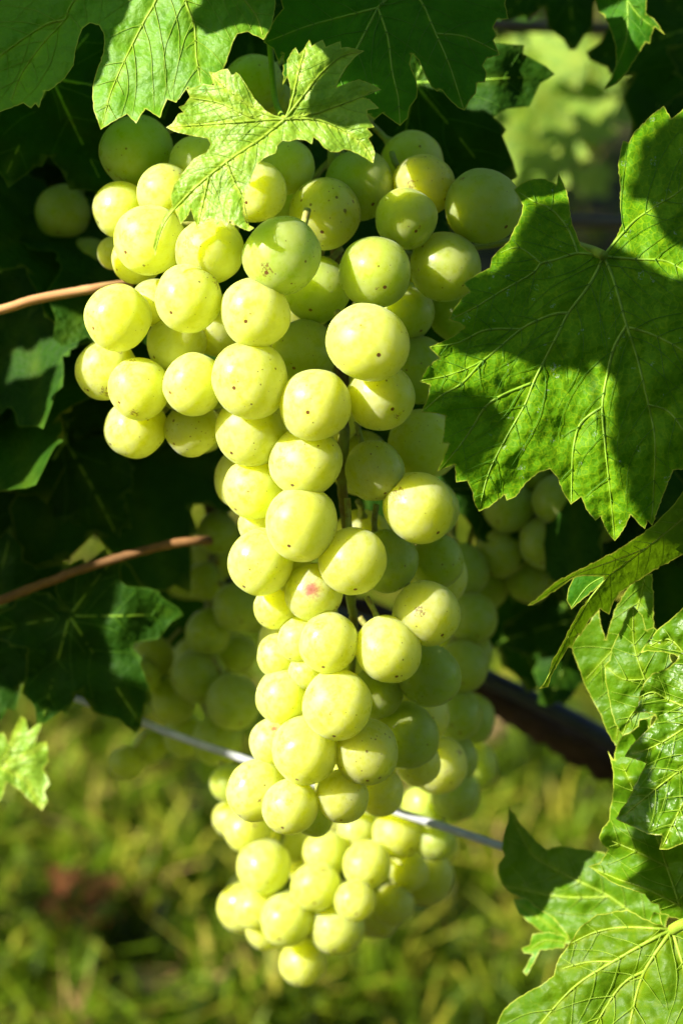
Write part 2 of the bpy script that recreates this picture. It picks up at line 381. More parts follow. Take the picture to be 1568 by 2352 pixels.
def big_leaf(label, outline, mains, zfun, mat, group=None, step=8.0, seed=1, wav=.5, vein_mat='vein', vr=.55, sec_space=42,
             origin=None, petiole=None, mapper=P, furrow=.35, rimw=3.0, secr=.16, name='vine_leaf', pet_mat='vein', pet_r=1.2):
    rng = random.Random(seed)
    org2 = origin or mains[0][0]
    root_loc = mapper(org2[0], org2[1], zfun(*org2))
    root = empty(name, root_loc); tag(root, label, 'leaf', group)
    sec = side_veins(mains, outline, sec_space, rng) if sec_space else []
    mp = lambda u, v, z: mapper(u, v, z) - root_loc
    me = leaf_blade(outline, mains, step, mp, zfun, M[mat], furrow=furrow, wav=wav, seed=seed, rimw=rimw, sec=sec)
    link('blade', me, root)
    def zsurf(x, y): return zfun(x, y) + wave_z(x, y, seed, wav) - furrow
    lift = .10
    A = np.array(outline)
    for m in mains:
        pts2 = [(p.x, p.y) for p in resample([(a, b, 0) for a, b in m], 8)]
        pts2 = [p for p in pts2 if inside(np.array([p]), A)[0]] or pts2[:2]
        if len(pts2) < 3: continue
        n = len(pts2); L = sum(math.dist(a, b) for a, b in zip(pts2[:-1], pts2[1:]))
        r0 = vr * .8 * min(1, .35 + L / 550)
        pts = [mp(x, y, zsurf(x, y) + .02) for x, y in pts2]
        v_, f_ = tube_data(pts, [(r0 * (1 - i / n) ** .8 + .10) / 1000 for i in range(n)], 6)
        link('vein', mesh('vein', v_, f_, M[vein_mat]), root)
    if sec:
        v_, f_ = [], []
        for m in sec:
            n = len(m); pts = [mp(x, y, zsurf(x, y) + furrow * 1.15) for x, y in m]
            tube_data(pts, [(secr * .8 * (1 - .7 * i / n)) / 1000 for i in range(n)], 4, v_, f_)
        sv = link('side_veins', mesh('side_veins', v_, f_, M['vein_side_deep' if vein_mat == 'vein_deep' else 'vein_side']), root); sv['kind'] = 'stuff'
    if petiole:
        pts = [mapper(*q) - root_loc for q in petiole]; pts = resample(pts, 8)
        v_, f_ = tube_data(pts, [pet_r / 1000] * len(pts), 10); link('petiole', mesh('petiole', v_, f_, M[pet_mat]), root)
    return root

# ------------------------------------------------------------------ ground and grass
gm = mesh('ground', [(-60, -60, 0), (60, -60, 0), (60, 120, 0), (-60, 120, 0)], [(0, 1, 2, 3)], M['soil'], False)
tag(link('ground', gm), kind='structure')
def build_grass():
    rng = np.random.default_rng(3)
    def patch(n, x0, x1, y0, y1, h0, h1, w0, w1):
        x = rng.uniform(x0, x1, n); y = rng.uniform(y0, y1, n)
        nz = np.array([noise.noise(Vector((p * 14, q * 14, 4))) + .6 * noise.noise(Vector((p * 34, q * 34, 2))) for p, q in zip(x, y)])
        keep = nz > rng.uniform(-.75, .1, n); x, y, nz = x[keep], y[keep], np.clip(nz[keep], -1, .5); n = len(x)
        h = rng.uniform(h0, h1, n) * (1 + .8 * nz); wd = rng.uniform(w0, w1, n); a = rng.uniform(0, 2 * np.pi, n); ln = rng.uniform(.2, 1.5, n); la = rng.uniform(0, 2 * np.pi, n)
        tone = np.clip(.46 + .55 * np.array([noise.noise(Vector((p * 9, q * 9, 0))) + 1.3 * noise.noise(Vector((p * 32, q * 32, 7))) for p, q in zip(x, y)]) + rng.normal(0, .16, n), 0, 1)
        dx, dy = np.cos(a) * wd / 2, np.sin(a) * wd / 2; lx, ly = np.cos(la) * ln * h, np.sin(la) * ln * h
        V = np.zeros((n, 5, 3))
        V[:, 0] = np.stack([x - dx, y - dy, 0 * x], 1); V[:, 1] = np.stack([x + dx, y + dy, 0 * x], 1)
        V[:, 2] = np.stack([x + dx * .8 + lx * .35, y + dy * .8 + ly * .35, h * .6], 1); V[:, 3] = np.stack([x - dx * .8 + lx * .35, y - dy * .8 + ly * .35, h * .6], 1)
        V[:, 4] = np.stack([x + lx, y + ly, h * (1 - .25 * ln)], 1)
        return V, tone
    a, ta = patch(56000, -.65, .8, .95, 2.4, .015, .055, .002, .006)
    b, tb = patch(15000, -2.6, 3.0, 3.2, 8.0, .03, .06, .006, .012)
    c, tc = patch(26000, -.65, .8, .98, 2.4, .008, .018, .006, .011)
    V = np.concatenate([a, b, c]); ta = np.concatenate([ta, tb]); tb = tc * .6; T = np.concatenate([ta, tb]); n = len(V)
    me = bpy.data.meshes.new('grass'); base = np.arange(n) * 5
    quads = np.stack([base, base + 1, base + 2, base + 3], 1); tris = np.stack([base + 3, base + 2, base + 4], 1)
    me.from_pydata(V.reshape(-1, 3).tolist(), [], quads.tolist() + tris.tolist())
    at = me.attributes.new('tone', 'FLOAT', 'POINT'); at.data.foreach_set('value', np.repeat(T, 5).astype(np.float32))
    me.materials.append(M['grass']); me.update()
    tag(link('grass', me), 'short sunlit grass with dry blades below the vines', 'grass', kind='stuff')
build_grass()

def vine_row(label, x0, x1, y0, y1, z0, z1, n, seed, size=(.04, .07)):
    rng = np.random.default_rng(seed)
    a = np.linspace(-math.pi + .25, math.pi - .25, 11); rad = np.array([.55, .7, .5, .85, .6, 1.0, .6, .85, .5, .7, .55])
    base = np.vstack([[0, 0, 0], np.stack([rad * np.sin(a), rad * np.cos(a), -.18 * rad ** 2], 1)])
    V, F = [], []
    c = np.stack([rng.uniform(x0, x1, n), rng.uniform(y0, y1, n), z0 + (z1 - z0) * rng.beta(1.3, 1.1, n)], 1)
    for i in range(n):
        nn = Vector((rng.uniform(-.9, .6), rng.uniform(-1, .4), rng.uniform(-.2, 1))).normalized()
        q = nn.to_track_quat('Z', 'Y') @ Matrix.Rotation(rng.uniform(0, 6.28), 3, 'Z').to_quaternion()
        m = np.array(q.to_matrix()); V.append(base * rng.uniform(*size) @ m.T + c[i])
        b = i * 12; F += [(b, b + j, b + j + 1) for j in range(1, 11)]
    me = mesh('vine_row', np.vstack(V), F, M['leaf_row'])
    return tag(link('vine_row', me), label, 'vine foliage', kind='stuff')
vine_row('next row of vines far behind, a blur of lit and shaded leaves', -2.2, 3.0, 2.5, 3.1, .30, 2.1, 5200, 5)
vine_row('ragged unseen shoots added above the near vine row to shade a band of grass', -2.2, 1.2, .55, .62, .96, 1.01, 200, 8, (.016, .032))  # unseen leaves added to throw a dark band on the grass
vine_row('sparse unseen shoot tips added above the near vine row to dapple the grass with shade', -2.6, 1.2, .5, .7, 1.15, 1.7, 60, 9, (.03, .06))  # unseen leaves added to break up the sun on the grass
vine_row('unseen row of vines added behind the camera to block sky light', -3.0, 3.0, -1.6, -1.1, .2, 2.1, 4200, 6, (.06, .10))  # unseen hedge added to cut sky light from the camera side
# ------------------------------------------------------------------ grapes
def sphere_mesh(name, mat, seed, sx=1.0, sz=1.0, seg=40, ring=26):
    v, f = [], []
    for i in range(ring + 1):
        th = math.pi * i / ring
        for j in range(seg):
            ph = 2 * math.pi * j / seg
            d = Vector((math.sin(th) * math.cos(ph), math.sin(th) * math.sin(ph), math.cos(th)))
            r = 1 + .055 * noise.noise(d * 1.1 + Vector((seed * 5.1, 0, 0))) + .010 * noise.noise(d * 2.6 + Vector((0, seed * 3.1, 0)))
            r -= .05 * math.exp(-((1 - d.z) / .03)) + .025 * math.exp(-((1 + d.z) / .01))
            v.append((d.x * r * sx, d.y * r, d.z * r * sz))
    for i in range(ring):
        for j in range(seg):
            a = i * seg + j; b = i * seg + (j + 1) % seg
            f.append((a, a + seg, b + seg, b))
    return mesh(name, v, f, mat)
GM = {k_: [sphere_mesh('grape', M[k_], i, 1 + .03 * (i - 1), 1.0 + .035 * i) for i in range(n_)] for k_, n_ in (('grape', 4), ('grape_shaded', 2), ('grape_blush', 1), ('grape_red', 1), ('grape_rust', 2), ('grape_far', 3))}
pp = resample([(0, 0, .93), (.04, 0, 1.18), (.16, .05, 1.5), (.42, .12, 1.9)], 4)
pv, pf = tube_data(pp, [.22, .19, .15, .12, .105] + [.10] * (len(pp) - 5), 7)
PED = mesh('pedicel', pv, pf, M['pedicel'])
all_grapes = []
def bunch(name, label, grapes, rachis, tilt, kinds=None, group=None, sep=.82, mat='grape', back=0, seed=0, rr=1.9):
    """grapes: (u, v, r_px, z_mm[, kind]) ; rachis: (u,v,z)"""
    rng = random.Random(seed)
    G = [[g[0], g[1], g[2], g[3] + tilt * (g[1] - 900), (g[4] if len(g) > 4 else mat)] for g in grapes]
    for it in range(60):        # push overlapping berries apart in depth only
        for i in range(len(G)):
            for j in range(i + 1, len(G)):
                a, b = G[i], G[j]; k_ = .116
                d = math.hypot(a[0] - b[0], a[1] - b[1]) * k_; s_ = (a[2] + b[2]) * k_ * sep
                if d < s_:
                    need = math.sqrt(s_ * s_ - d * d); dz = a[3] - b[3]
                    if abs(dz) < need:
                        sg = 1 if (dz if dz else rng.uniform(-1, 1)) > 0 else -1
                        c = (need - abs(dz)) * .25 * sg; a[3] += c; b[3] -= c
    rw = resample([P(u, v, z + tilt * (v - 900)) for u, v, z in rachis], 8)
    root = empty(name, rw[0]); tag(root, label, 'grapes', group)
    n = len(rw)
    v_, f_ = tube_data([p - rw[0] for p in rw], [(rr * (1 - .5 * i / n)) / 1000 for i in range(n)], 10, lump=.35)
    link('rachis', mesh('rachis', v_, f_, M['rachis']), root)
    W = [(P(u, v, z), r * pxs(z), kd) for u, v, r, z, kd in G]
    # hidden berries on the far side of the bunch
    tries = 0; added = 0
    while added < back and tries < 4000:
        tries += 1
        q = rng.choice(rw[2:]); p = q + CR * rng.gauss(0, .022) - CB * rng.uniform(.004, .030) + CU * rng.uniform(-.01, .01)
        r = rng.uniform(.0075, .009)
        if all((p - c).length > (r + r2) * .9 for c, r2, _ in W):
            u, v, z = toz(p)
            # keep the outline of the bunch: must be covered by front berries in the picture
            if any(math.hypot(u - g[0], v - g[1]) < g[2] * .55 + 20 and g[3] > z for g in G):
                W.append((p, r, mat)); added += 1
    for c, r, kd in W:
        me = rng.choice(GM[kd])
        ob = link('grape', me, root, c - rw[0]); ob.scale = (r * 1.03,) * 3
        near = min(rw, key=lambda q: (q - c - Vector((0, 0, .012))).length)
        out = (c - near).normalized() + Vector((0, 0, -.55)) + CB * .45 + Vector((rng.uniform(-.25, .25), rng.uniform(-.25, .25), rng.uniform(-.2, .2)))
        if kd == 'grape_blush': out = CB * 1.0 + CU * .12 + CR * -.08
        if kd == 'grape_red': out = CB * .7 + CU * .62 + CR * .05
        ob.rotation_mode = 'QUATERNION'; ob.rotation_quaternion = (-out).to_track_quat('Z', 'Y') @ Matrix.Rotation(rng.uniform(0, 6.28), 3, 'Z').to_quaternion()
        pd = link('pedicel', PED, ob)
        all_grapes.append((c, r))
    return root

main_g = [
 (313,347,81,0,'grape_shaded'),(585,190,66,-15,'grape_shaded'),(630,235,45,-25),(455,372,61,8),(278,482,63,8),(378,440,62,15),(345,550,77,28),(482,577,77,35,'grape_rust'),
 (315,595,57,12),(265,580,40,-10),(660,385,62,8),(590,440,68,20),(825,425,78,5,'grape_shaded'),(972,424,70,5,'grape_rust'),(745,490,80,15,'grape_rust'),
 (932,502,69,22,'grape_shaded'),(1108,475,84,12,'grape_shaded'),(648,587,87,40,'grape_shaded'),(861,624,80,32,'grape_shaded'),(1021,614,78,18,'grape_shaded'),(728,665,74,12,'grape_shaded'),
 (433,685,74,38),(354,695,53,20),(272,730,75,30),(586,718,80,42),(925,715,68,8,'grape_shaded'),(1045,725,58,0,'grape_shaded'),(405,788,66,22),(500,758,57,15),
 (698,808,72,18,'grape_shaded'),(844,787,87,48),(245,848,68,18),(320,893,65,30),(446,882,71,35),(416,888,52,22),(574,873,83,42),(724,929,81,44),
 (874,912,76,36),(960,850,76,10,'grape_shaded'),(970,1020,72,18),(313,983,67,20),(442,985,62,22,'grape_rust'),(578,988,77,32),(703,1060,76,38),(859,1080,66,30),
 (585,1121,70,30),(961,1165,78,32),(692,1202,79,42),(598,1205,46,25),(600,1290,73,36),(665,1310,52,25),(809,1288,77,40),(890,1289,68,22,'grape_shaded'),
 (1003,1289,61,12,'grape_shaded'),(720,1360,66,34,'grape_blush'),(635,1392,49,26),(978,1408,76,32),(755,1476,67,40),(891,1492,71,38),(692,1468,51,30),(642,1506,49,26),
 (703,1543,38,31),(985,1553,70,20,'grape_shaded'),(865,1590,59,18,'grape_shaded'),(650,1597,59,30),(774,1617,76,42),(930,1690,75,15,'grape_shaded'),(627,1706,55,24,'grape_red'),(700,1723,75,38),
 (840,1726,73,36,'grape_rust'),(590,1815,66,30),(666,1852,64,34),(786,1828,61,34),(872,1818,52,18),(958,1752,53,5),(722,1880,42,15,'grape_shaded'),
 (800,250,60,-20,'grape_shaded'),(700,250,60,-25,'grape_shaded')]
bunch('grape_bunch', 'large ripe white grape bunch hanging in front, in sharp focus', main_g,
      [(760,120,-20),(765,350,-10),(775,650,-2),(786,850,8),(789,1000,17),(785,1110,20),(797,1220,19),(806,1380,19),(812,1440,17),(800,1600,12),(780,1760,6)], -.022, back=34, seed=1)
low_g = [(565,1905,50,20),(607,1990,60,24),(590,2085,50,18),(660,2112,60,28),(612,2136,46,10),(696,2210,54,18),(775,2130,59,28),(725,2036,56,32),(815,2068,45,38),
 (748,1960,50,22),(842,1986,53,32),(912,1915,58,24),(936,2000,46,14),(903,2078,47,18),(820,1905,48,10),(665,1935,44,8),(530,1880,42,0),(1005,1940,46,-10),(700,1990,40,2),
 (872,2110,42,0),(860,2040,40,5),(760,1900,50,5),(700,1900,50,0)]
bunch('grape_bunch', 'out-of-focus sunlit grape bunch hanging lowest, over the grass', [(a, b, r_, z - 90) for a, b, r_, z in low_g],
      [(770,1700,-90),(775,1850,-84),(770,2000,-80),(745,2180,-84)], 0, mat='grape_far', back=10, seed=2)
bunch('grape_bunch', 'shaded grape bunch left of the stem gap, behind the large bunch', [(a, b, r_, z - 100) for a, b, r_, z in
      [(478,1452,52,10),(545,1395,56,16),(535,1612,62,20),(455,1552,62,8),(500,1700,58,10),(350,1510,48,0),(400,1610,52,0),(292,1752,40,-5),(325,1555,44,4),(470,1335,44,0),(500,1225,48,5),(425,1690,50,-6),(525,1798,42,30),(345,1715,40,-12),(545,1500,44,-4)]],
      [(480,1150,-110),(490,1300,-108),(470,1450,-104),(440,1600,-104),(400,1720,-108)], 0, mat='grape_shaded', back=4, seed=3)
bunch('grape_bunch', 'shaded grape bunch right behind the tail of the large bunch', [(a, b, r_, z - 70) for a, b, r_, z in
      [(1060,1310,60,0),(1085,1420,58,4),(1060,1530,60,8),(1085,1500,45,-10),(1045,1640,60,6),(1040,1745,58,0),(1043,1830,54,8),(975,1850,50,-4),(1010,1715,50,-12),(980,1640,52,-14),(1020,1450,50,-16),(1000,1930,46,4)]],
      [(1030,1150,-76),(1040,1300,-82),(1040,1500,-80),(1020,1700,-82),(1010,1850,-80)], 0, mat='grape_shaded', back=6, seed=4)
bunch('grape_bunch', 'dark shaded grape bunch beneath the large water-marked leaf', [(a, b, r_, z - 75) for a, b, r_, z in
      [(1170,1165,58,4),(1282,1150,62,10),(1250,1245,60,6),(1150,1268,58,0),(1370,1200,58,2),(1330,1300,56,-4),(1215,1330,54,-6),(1420,1110,56,0),(1215,1080,56,0),(1340,1090,56,-2)]],
      [(1280,950,-85),(1280,1100,-84),(1270,1220,-84),(1250,1330,-84)], 0, mat='grape_shaded', back=4, seed=5)
bunch('grape_bunch', 'few blurred grapes at the left edge above the orange petiole', [(145,488,63,-50),(202,604,58,-52),(120,600,40,-75),(160,770,45,-85),(250,640,40,-55)],
      [(190,380,-66),(185,500,-68),(190,640,-68)], 0, mat='grape_shaded', seed=6, rr=1.2)

# ------------------------------------------------------------------ traced vine leaves
L1o = [(-380,-260),(-420,60),(-300,190),(-150,215),(-60,250),(0,258),(20,250),(55,237),(72,249),(82,238),(90,248),(98,225),(105,208),(113,209),(150,180),(170,150),(175,110),(182,85),(190,66),(207,53),(228,58),(238,75),(240,95),(238,120),(222,165),(213,200),(215,250),(232,298),(255,282),(292,262),(313,284),(322,268),(335,250),(368,271),(377,245),(385,228),(405,236),(420,215),(432,200),(440,222),(470,215),(500,180),(515,155),(528,120),(536,95),(545,78),(570,73),(605,92),(618,72),(625,55),(632,20),(640,-60),(620,-180),(500,-260),(300,-320),(0,-330)]
J1 = (400,-110)
big_leaf('broad vine leaf across the top left corner, sunlit pale in its middle lobe', L1o,
 [[J1,(300,-150),(172,0),(149,46),(97,103),(49,172),(28,228)],[J1,(359,0),(328,56),(292,128),(256,210),(236,287)],[J1,(425,0),(446,56),(451,128),(461,190)],[J1,(520,-40),(585,30),(603,80)],[(149,46),(100,60),(0,130),(-60,200)],[J1,(150,-130),(-100,-20),(-300,60)]],
 lambda u, v: 46 + .03 * (u - 300) + .03 * (v - 150) - .00006 * (u - 330) ** 2, 'leaf_lit', seed=11, wav=.6, vr=.4)
L2o = [(632,41),(612,80),(605,97),(628,112),(641,148),(651,122),(649,196),(662,175),(680,200),(700,260),(760,300),(800,290),(846,262),(860,275),(877,260),(897,274),(918,289),(936,272),(941,246),(957,225),(959,205),(956,185),(945,160),(941,144),(946,123),(961,138),(970,160),(979,179),(990,200),(1002,210),(1012,206),(1031,228),(1050,247),(1066,254),(1077,231),(1092,215),(1095,190),(1113,189),(1117,167),(1108,150),(1118,134),(1147,126),(1138,105),(1132,92),(1141,82),(1132,62),(1141,44),(1167,44),(1159,10),(1170,-80),(1080,-260),(850,-330),(660,-220),(640,-20),(650,20)]
J2 = (867,18)
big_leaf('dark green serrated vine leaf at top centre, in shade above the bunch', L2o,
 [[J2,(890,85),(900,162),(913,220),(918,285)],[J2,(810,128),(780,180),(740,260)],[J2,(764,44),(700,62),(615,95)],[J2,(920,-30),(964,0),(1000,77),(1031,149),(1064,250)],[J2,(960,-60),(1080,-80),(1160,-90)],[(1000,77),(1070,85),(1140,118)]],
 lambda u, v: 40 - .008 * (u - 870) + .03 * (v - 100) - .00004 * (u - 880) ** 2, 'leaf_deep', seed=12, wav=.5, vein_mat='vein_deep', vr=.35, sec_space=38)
L3o = [(382,293),(396,283),(410,261),(422,258),(410,246),(424,240),(436,223),(432,213),(428,205),(449,200),(467,192),(492,196),(486,180),(479,164),(495,167),(508,160),(523,158),(532,172),(538,171),(542,165),(551,172),(569,200),(584,226),(610,254),(628,264),(650,270),(657,268),(664,241),(667,205),(661,180),(659,169),(659,138),(672,115),(679,109),(687,124),(698,112),(710,91),(716,106),(727,98),(741,91),(748,108),(756,104),(782,95),(784,110),(797,108),(836,117),(815,131),(795,154),(777,185),(772,201),(795,192),(823,182),(846,190),(876,206),(851,211),(831,223),(849,228),(870,249),(843,253),(843,267),(859,292),(843,295),(856,310),(846,318),(856,335),(861,352),(857,375),(826,356),(805,346),(790,343),(775,350),(759,349),(742,338),(733,325),(720,315),(716,331),(700,322),(682,320),(665,325),(649,323),(638,333),(633,352),(605,364),(590,379),(579,405),(569,436),(559,461),(559,492),(567,513),(584,524),(573,531),(551,523),(528,507),(520,521),(508,505),(500,520),(490,506),(479,501),(470,513),(454,526),(446,505),(438,480),(433,494),(415,516),(408,495),(400,480),(395,490),(380,518),(366,550),(357,588),(352,570),(359,533),(374,502),(396,474),(392,451),(400,425),(425,390),(446,364),(475,349),(484,332),(477,318),(451,314),(425,308),(400,302)]
J3 = (655,273)
def z3(u, v):
    z = 58 + .018 * (u - 655) * (1 if u < 655 else .6) + .020 * (v - 272) - .00003 * (u - 640) ** 2
    return z
big_leaf('small bright young leaf with jagged teeth lying over the bunch top', L3o,
 [[J3,(600,276),(540,281),(460,287),(388,293)],[J3,(610,262),(560,235),(520,205),(488,172)],[J3,(600,318),(520,372),(450,430),(400,482),(372,525),(356,580)],[J3,(668,240),(680,190),(690,150),(700,115)],[J3,(700,215),(740,165),(785,130),(830,118)],[J3,(720,262),(790,238),(870,207)],[J3,(730,275),(800,305),(840,340),(856,370)],[(520,372),(540,420),(560,460),(572,520)],[(600,276),(560,262),(500,235),(432,224)],[(480,403),(470,450),(456,515)]],
 z3, 'leaf_young', seed=13, wav=.55, vr=.42, sec_space=20, step=6, furrow=.5, petiole=[(655,273,56.5),(652,272,52),(645,262,40),(630,220,30),(620,100,25)], secr=.12, pet_r=.8)
L4o = [(1179,436),(1197,420),(1225,410),(1251,410),(1277,424),(1282,397),(1290,415),(1300,438),(1307,472),(1313,513),(1323,538),(1333,564),(1354,579),(1375,582),(1395,574),(1415,543),(1428,513),(1423,477),(1423,426),(1418,379),(1423,349),(1430,323),(1443,327),(1456,302),(1492,267),(1523,243),(1541,273),(1568,250),(1640,220),(1760,380),(1800,700),(1760,950),(1690,1060),(1600,1075),(1545,1080),(1525,1130),(1510,1170),(1497,1208),(1486,1196),(1480,1215),(1469,1207),(1460,1196),(1447,1182),(1436,1208),(1411,1243),(1398,1228),(1387,1210),(1378,1186),(1366,1196),(1345,1170),(1333,1141),(1322,1150),(1310,1159),(1291,1129),(1279,1096),(1262,1077),(1237,1085),(1208,1108),(1184,1141),(1163,1150),(1158,1136),(1122,1166),(1099,1175),(1088,1154),(1084,1129),(1072,1104),(1047,1108),(1043,1067),(1022,1075),(1003,1083),(1020,1046),(1030,1019),(1014,1019),(1020,980),(1022,954),(993,949),(967,947),(981,914),(987,884),(963,876),(981,843),(1008,822),(997,810),(983,796),(1010,787),(1039,773),(1066,752),(1055,742),(1029,734),(1043,707),(1061,682),(1078,669),(1063,651),(1097,628),(1124,615),(1128,593),(1145,574),(1169,552),(1177,533),(1197,492),(1200,472),(1190,451)]
J4 = (1385,589)
big_leaf('large dark green leaf with dried water marks filling the right side', L4o,
 [[J4,(1353,653),(1304,719),(1279,769),(1229,868),(1204,930),(1155,1017),(1120,1090),(1101,1168)],
  [J4,(1326,582),(1275,597),(1242,605),(1221,628),(1146,671),(1088,707),(1035,732)],
  [(1326,582),(1302,523),(1266,482),(1228,464),(1190,441)],
  [(1304,719),(1266,723),(1196,756),(1109,827),(1034,860),(968,874)],
  [(1219,880),(1150,909),(1113,936),(1080,988),(1050,1030),(1010,1078)],
  [(1196,756),(1115,758),(1051,787),(988,797)],[(1109,827),(1060,880),(1010,910),(970,945)],
  [J4,(1407,640),(1438,748),(1461,818),(1488,930),(1503,1013),(1500,1120),(1495,1200)],
  [(1438,748),(1411,793),(1397,843),(1382,934),(1389,1029),(1400,1130),(1410,1238)],
  [(1382,934),(1333,972),(1316,1029),(1312,1100),(1311,1155)],
  [(1444,752),(1498,769),(1568,806),(1660,880)],[(1242,605),(1192,569),(1150,580)],
  [J4,(1457,595),(1523,599),(1568,620),(1700,700)],[J4,(1412,555),(1456,507),(1507,472),(1568,430),(1640,330)],[(1488,930),(1540,950),(1600,1040)]],
 lambda u, v: 49 + .012 * (u - 1250) + .012 * (v - 800) - .00005 * (v - 850) ** 2 + .00006 * (u - 1385) ** 2 * (1 if u < 1385 else .3), 'leaf_spot', seed=14, wav=.75, vein_mat='vein_deep', vr=.42, sec_space=44,
 step=7, furrow=.45, petiole=[(1385,587,46),(1365,578,40),(1340,570,10),(1310,560,-60)], secr=.15, pet_r=1.3)
L5o = [(1680,1040),(1568,1127),(1544,1161),(1517,1188),(1499,1207),(1456,1237),(1426,1257),(1374,1286),(1319,1313),(1273,1337),(1243,1365),(1210,1391),(1222,1390),(1249,1374),(1289,1347),(1310,1331),(1325,1325),(1356,1323),(1386,1325),(1383,1340),(1359,1368),(1331,1398),(1313,1432),(1289,1480),(1267,1517),(1257,1555),(1237,1582),(1258,1578),(1265,1553),(1286,1517),(1304,1487),(1312,1489),(1328,1456),(1332,1462),(1353,1423),(1377,1398),(1398,1412),(1410,1378),(1426,1359),(1486,1319),(1568,1273),(1700,1190)]
big_leaf('long pointed leaf lobe reaching in from the right edge, seen nearly edge-on', L5o,
 [[(1660,1110),(1568,1190),(1480,1260),(1400,1320),(1350,1380),(1310,1450),(1275,1520),(1245,1578)],[(1480,1260),(1400,1290),(1320,1320),(1250,1366)]],
 lambda u, v: 55 + .03 * (1500 - u) - .10 * (v - 1250 + .6 * (u - 1400)) , 'leaf_fold', seed=15, wav=.35, vr=.25, sec_space=30, furrow=.2)
big_leaf('small dark leaf lobe tucked under the long pointed lobe', [(1320,1318),(1304,1352),(1300,1378),(1311,1400),(1340,1374),(1375,1345),(1412,1322),(1380,1300)],
 [[(1400,1318),(1350,1345),(1311,1396)]], lambda u, v: 36 + .02 * (u - 1350), 'leaf_deep', seed=16, wav=.3, vr=.2, sec_space=0, vein_mat='vein_deep')
L6o = [(1375,1398),(1378,1430),(1390,1470),(1398,1440),(1410,1400),(1440,1350),(1470,1320),(1497,1318),(1500,1380),(1501,1450),(1492,1475),(1500,1600),(1490,1700),(1450,1730),(1412,1712),(1392,1680),(1380,1645),(1362,1612),(1340,1570),(1325,1526),(1309,1480),(1335,1450)]
big_leaf('narrow shaded leaf with a pale curved margin below the pointed lobe', L6o, [[(1480,1330),(1450,1450),(1430,1560),(1415,1700)],[(1450,1450),(1400,1500),(1345,1560)]],
 lambda u, v: 12 + .05 * (u - 1400) - .02 * (v - 1500), 'leaf_fold', seed=17, wav=.5, vr=.2, sec_space=36)
L7o = [(1453,1392),(1474,1413),(1483,1447),(1500,1440),(1530,1470),(1550,1560),(1520,1640),(1467,1655),(1466,1668),(1448,1682),(1429,1690),(1410,1660),(1398,1608),(1389,1566),(1387,1528),(1398,1517),(1403,1490),(1410,1474),(1426,1444),(1441,1402)]
big_leaf('bright green leaf standing upright beside the blistered leaf', L7o, [[(1520,1640),(1480,1560),(1455,1480),(1453,1396)],[(1480,1560),(1430,1560),(1392,1532)],[(1500,1610),(1450,1640),(1429,1688)]],
 lambda u, v: 27 + .05 * (u - 1450) - .012 * (v - 1500), 'leaf_fold', seed=18, wav=.8, vr=.3, sec_space=26)
L8o = [(1640,1340),(1568,1395),(1541,1420),(1511,1444),(1489,1468),(1469,1500),(1486,1495),(1517,1497),(1547,1503),(1556,1510),(1550,1520),(1532,1535),(1496,1547),(1477,1569),(1468,1593),(1465,1620),(1450,1640),(1474,1636),(1499,1640),(1506,1648),(1499,1661),(1477,1684),(1448,1712),(1433,1738),(1458,1744),(1483,1753),(1467,1782),(1445,1829),(1413,1881),(1429,1889),(1458,1902),(1486,1916),(1519,1919),(1513,1951),(1534,1951),(1568,1937),(1660,1900),(1760,1700),(1740,1450)]
big_leaf('glossy blistered leaf with big teeth at the right edge, lower half', L8o,
 [[(1700,1650),(1620,1640),(1540,1610),(1500,1590),(1470,1600)],[(1700,1650),(1600,1740),(1520,1800),(1430,1875)],[(1700,1650),(1620,1760),(1560,1860),(1520,1945)],[(1620,1640),(1560,1680),(1500,1715),(1440,1735)],[(1700,1650),(1600,1540),(1540,1470),(1490,1485)]],
 lambda u, v: 44 + .055 * (u - 1440) + .010 * (v - 1700), 'leaf_gloss', seed=19, wav=1.3, vr=.4, sec_space=26, furrow=.9, rimw=3.5)
L9o = [(1480,1640),(1468,1650),(1466,1668),(1448,1682),(1429,1690),(1414,1712),(1408,1745),(1403,1738),(1395,1724),(1402,1750),(1407,1772),(1407,1813),(1399,1861),(1398,1883),(1382,1902),(1374,1924),(1382,1940),(1395,1951),(1377,1981),(1350,1990),(1369,2003),(1401,2025),(1439,2041),(1480,2054),(1493,2073),(1512,2079),(1516,2108),(1530,2161),(1516,2170),(1499,2152),(1486,2123),(1500,2095),(1568,2115),(1640,2060),(1640,1850),(1520,1800),(1500,1700)]
big_leaf('crumpled folded leaf hanging below the blistered leaf, mostly shaded', L9o, [[(1560,2080),(1530,1990),(1510,1930),(1470,1850),(1430,1760)],[(1560,2080),(1480,2040),(1420,2020),(1356,1992)],[(1530,1990),(1470,1960),(1400,1930)]],
 lambda u, v: 22 + .05 * (u - 1450) + .004 * (v - 1900) + (2.5 * math.sin(v * .05)), 'leaf_fold', seed=20, wav=1.3, vr=.35, sec_space=34, furrow=.5)
L10o = [(1168,1851),(1165,1886),(1154,1918),(1151,1949),(1157,1965),(1143,1987),(1143,2005),(1151,2028),(1164,2047),(1217,2076),(1268,2108),(1297,2142),(1309,2164),(1340,2190),(1440,2200),(1520,2150),(1540,2090),(1500,2040),(1440,2000),(1388,1959),(1340,1950),(1287,1943),(1255,1950),(1230,1930),(1195,1892)]
big_leaf('blurred yellow-green leaf with an upright tip at the end of the wire', L10o, [[(1490,2130),(1400,2060),(1300,2010),(1220,1960),(1170,1860)],[(1400,2060),(1290,2060),(1160,2035)],[(1440,2090),(1380,2120),(1320,2160)]],
 lambda u, v: -28 + .06 * (u - 1150) + .02 * (v - 1950), 'leaf_fold', seed=21, wav=.9, vr=.35, sec_space=40)
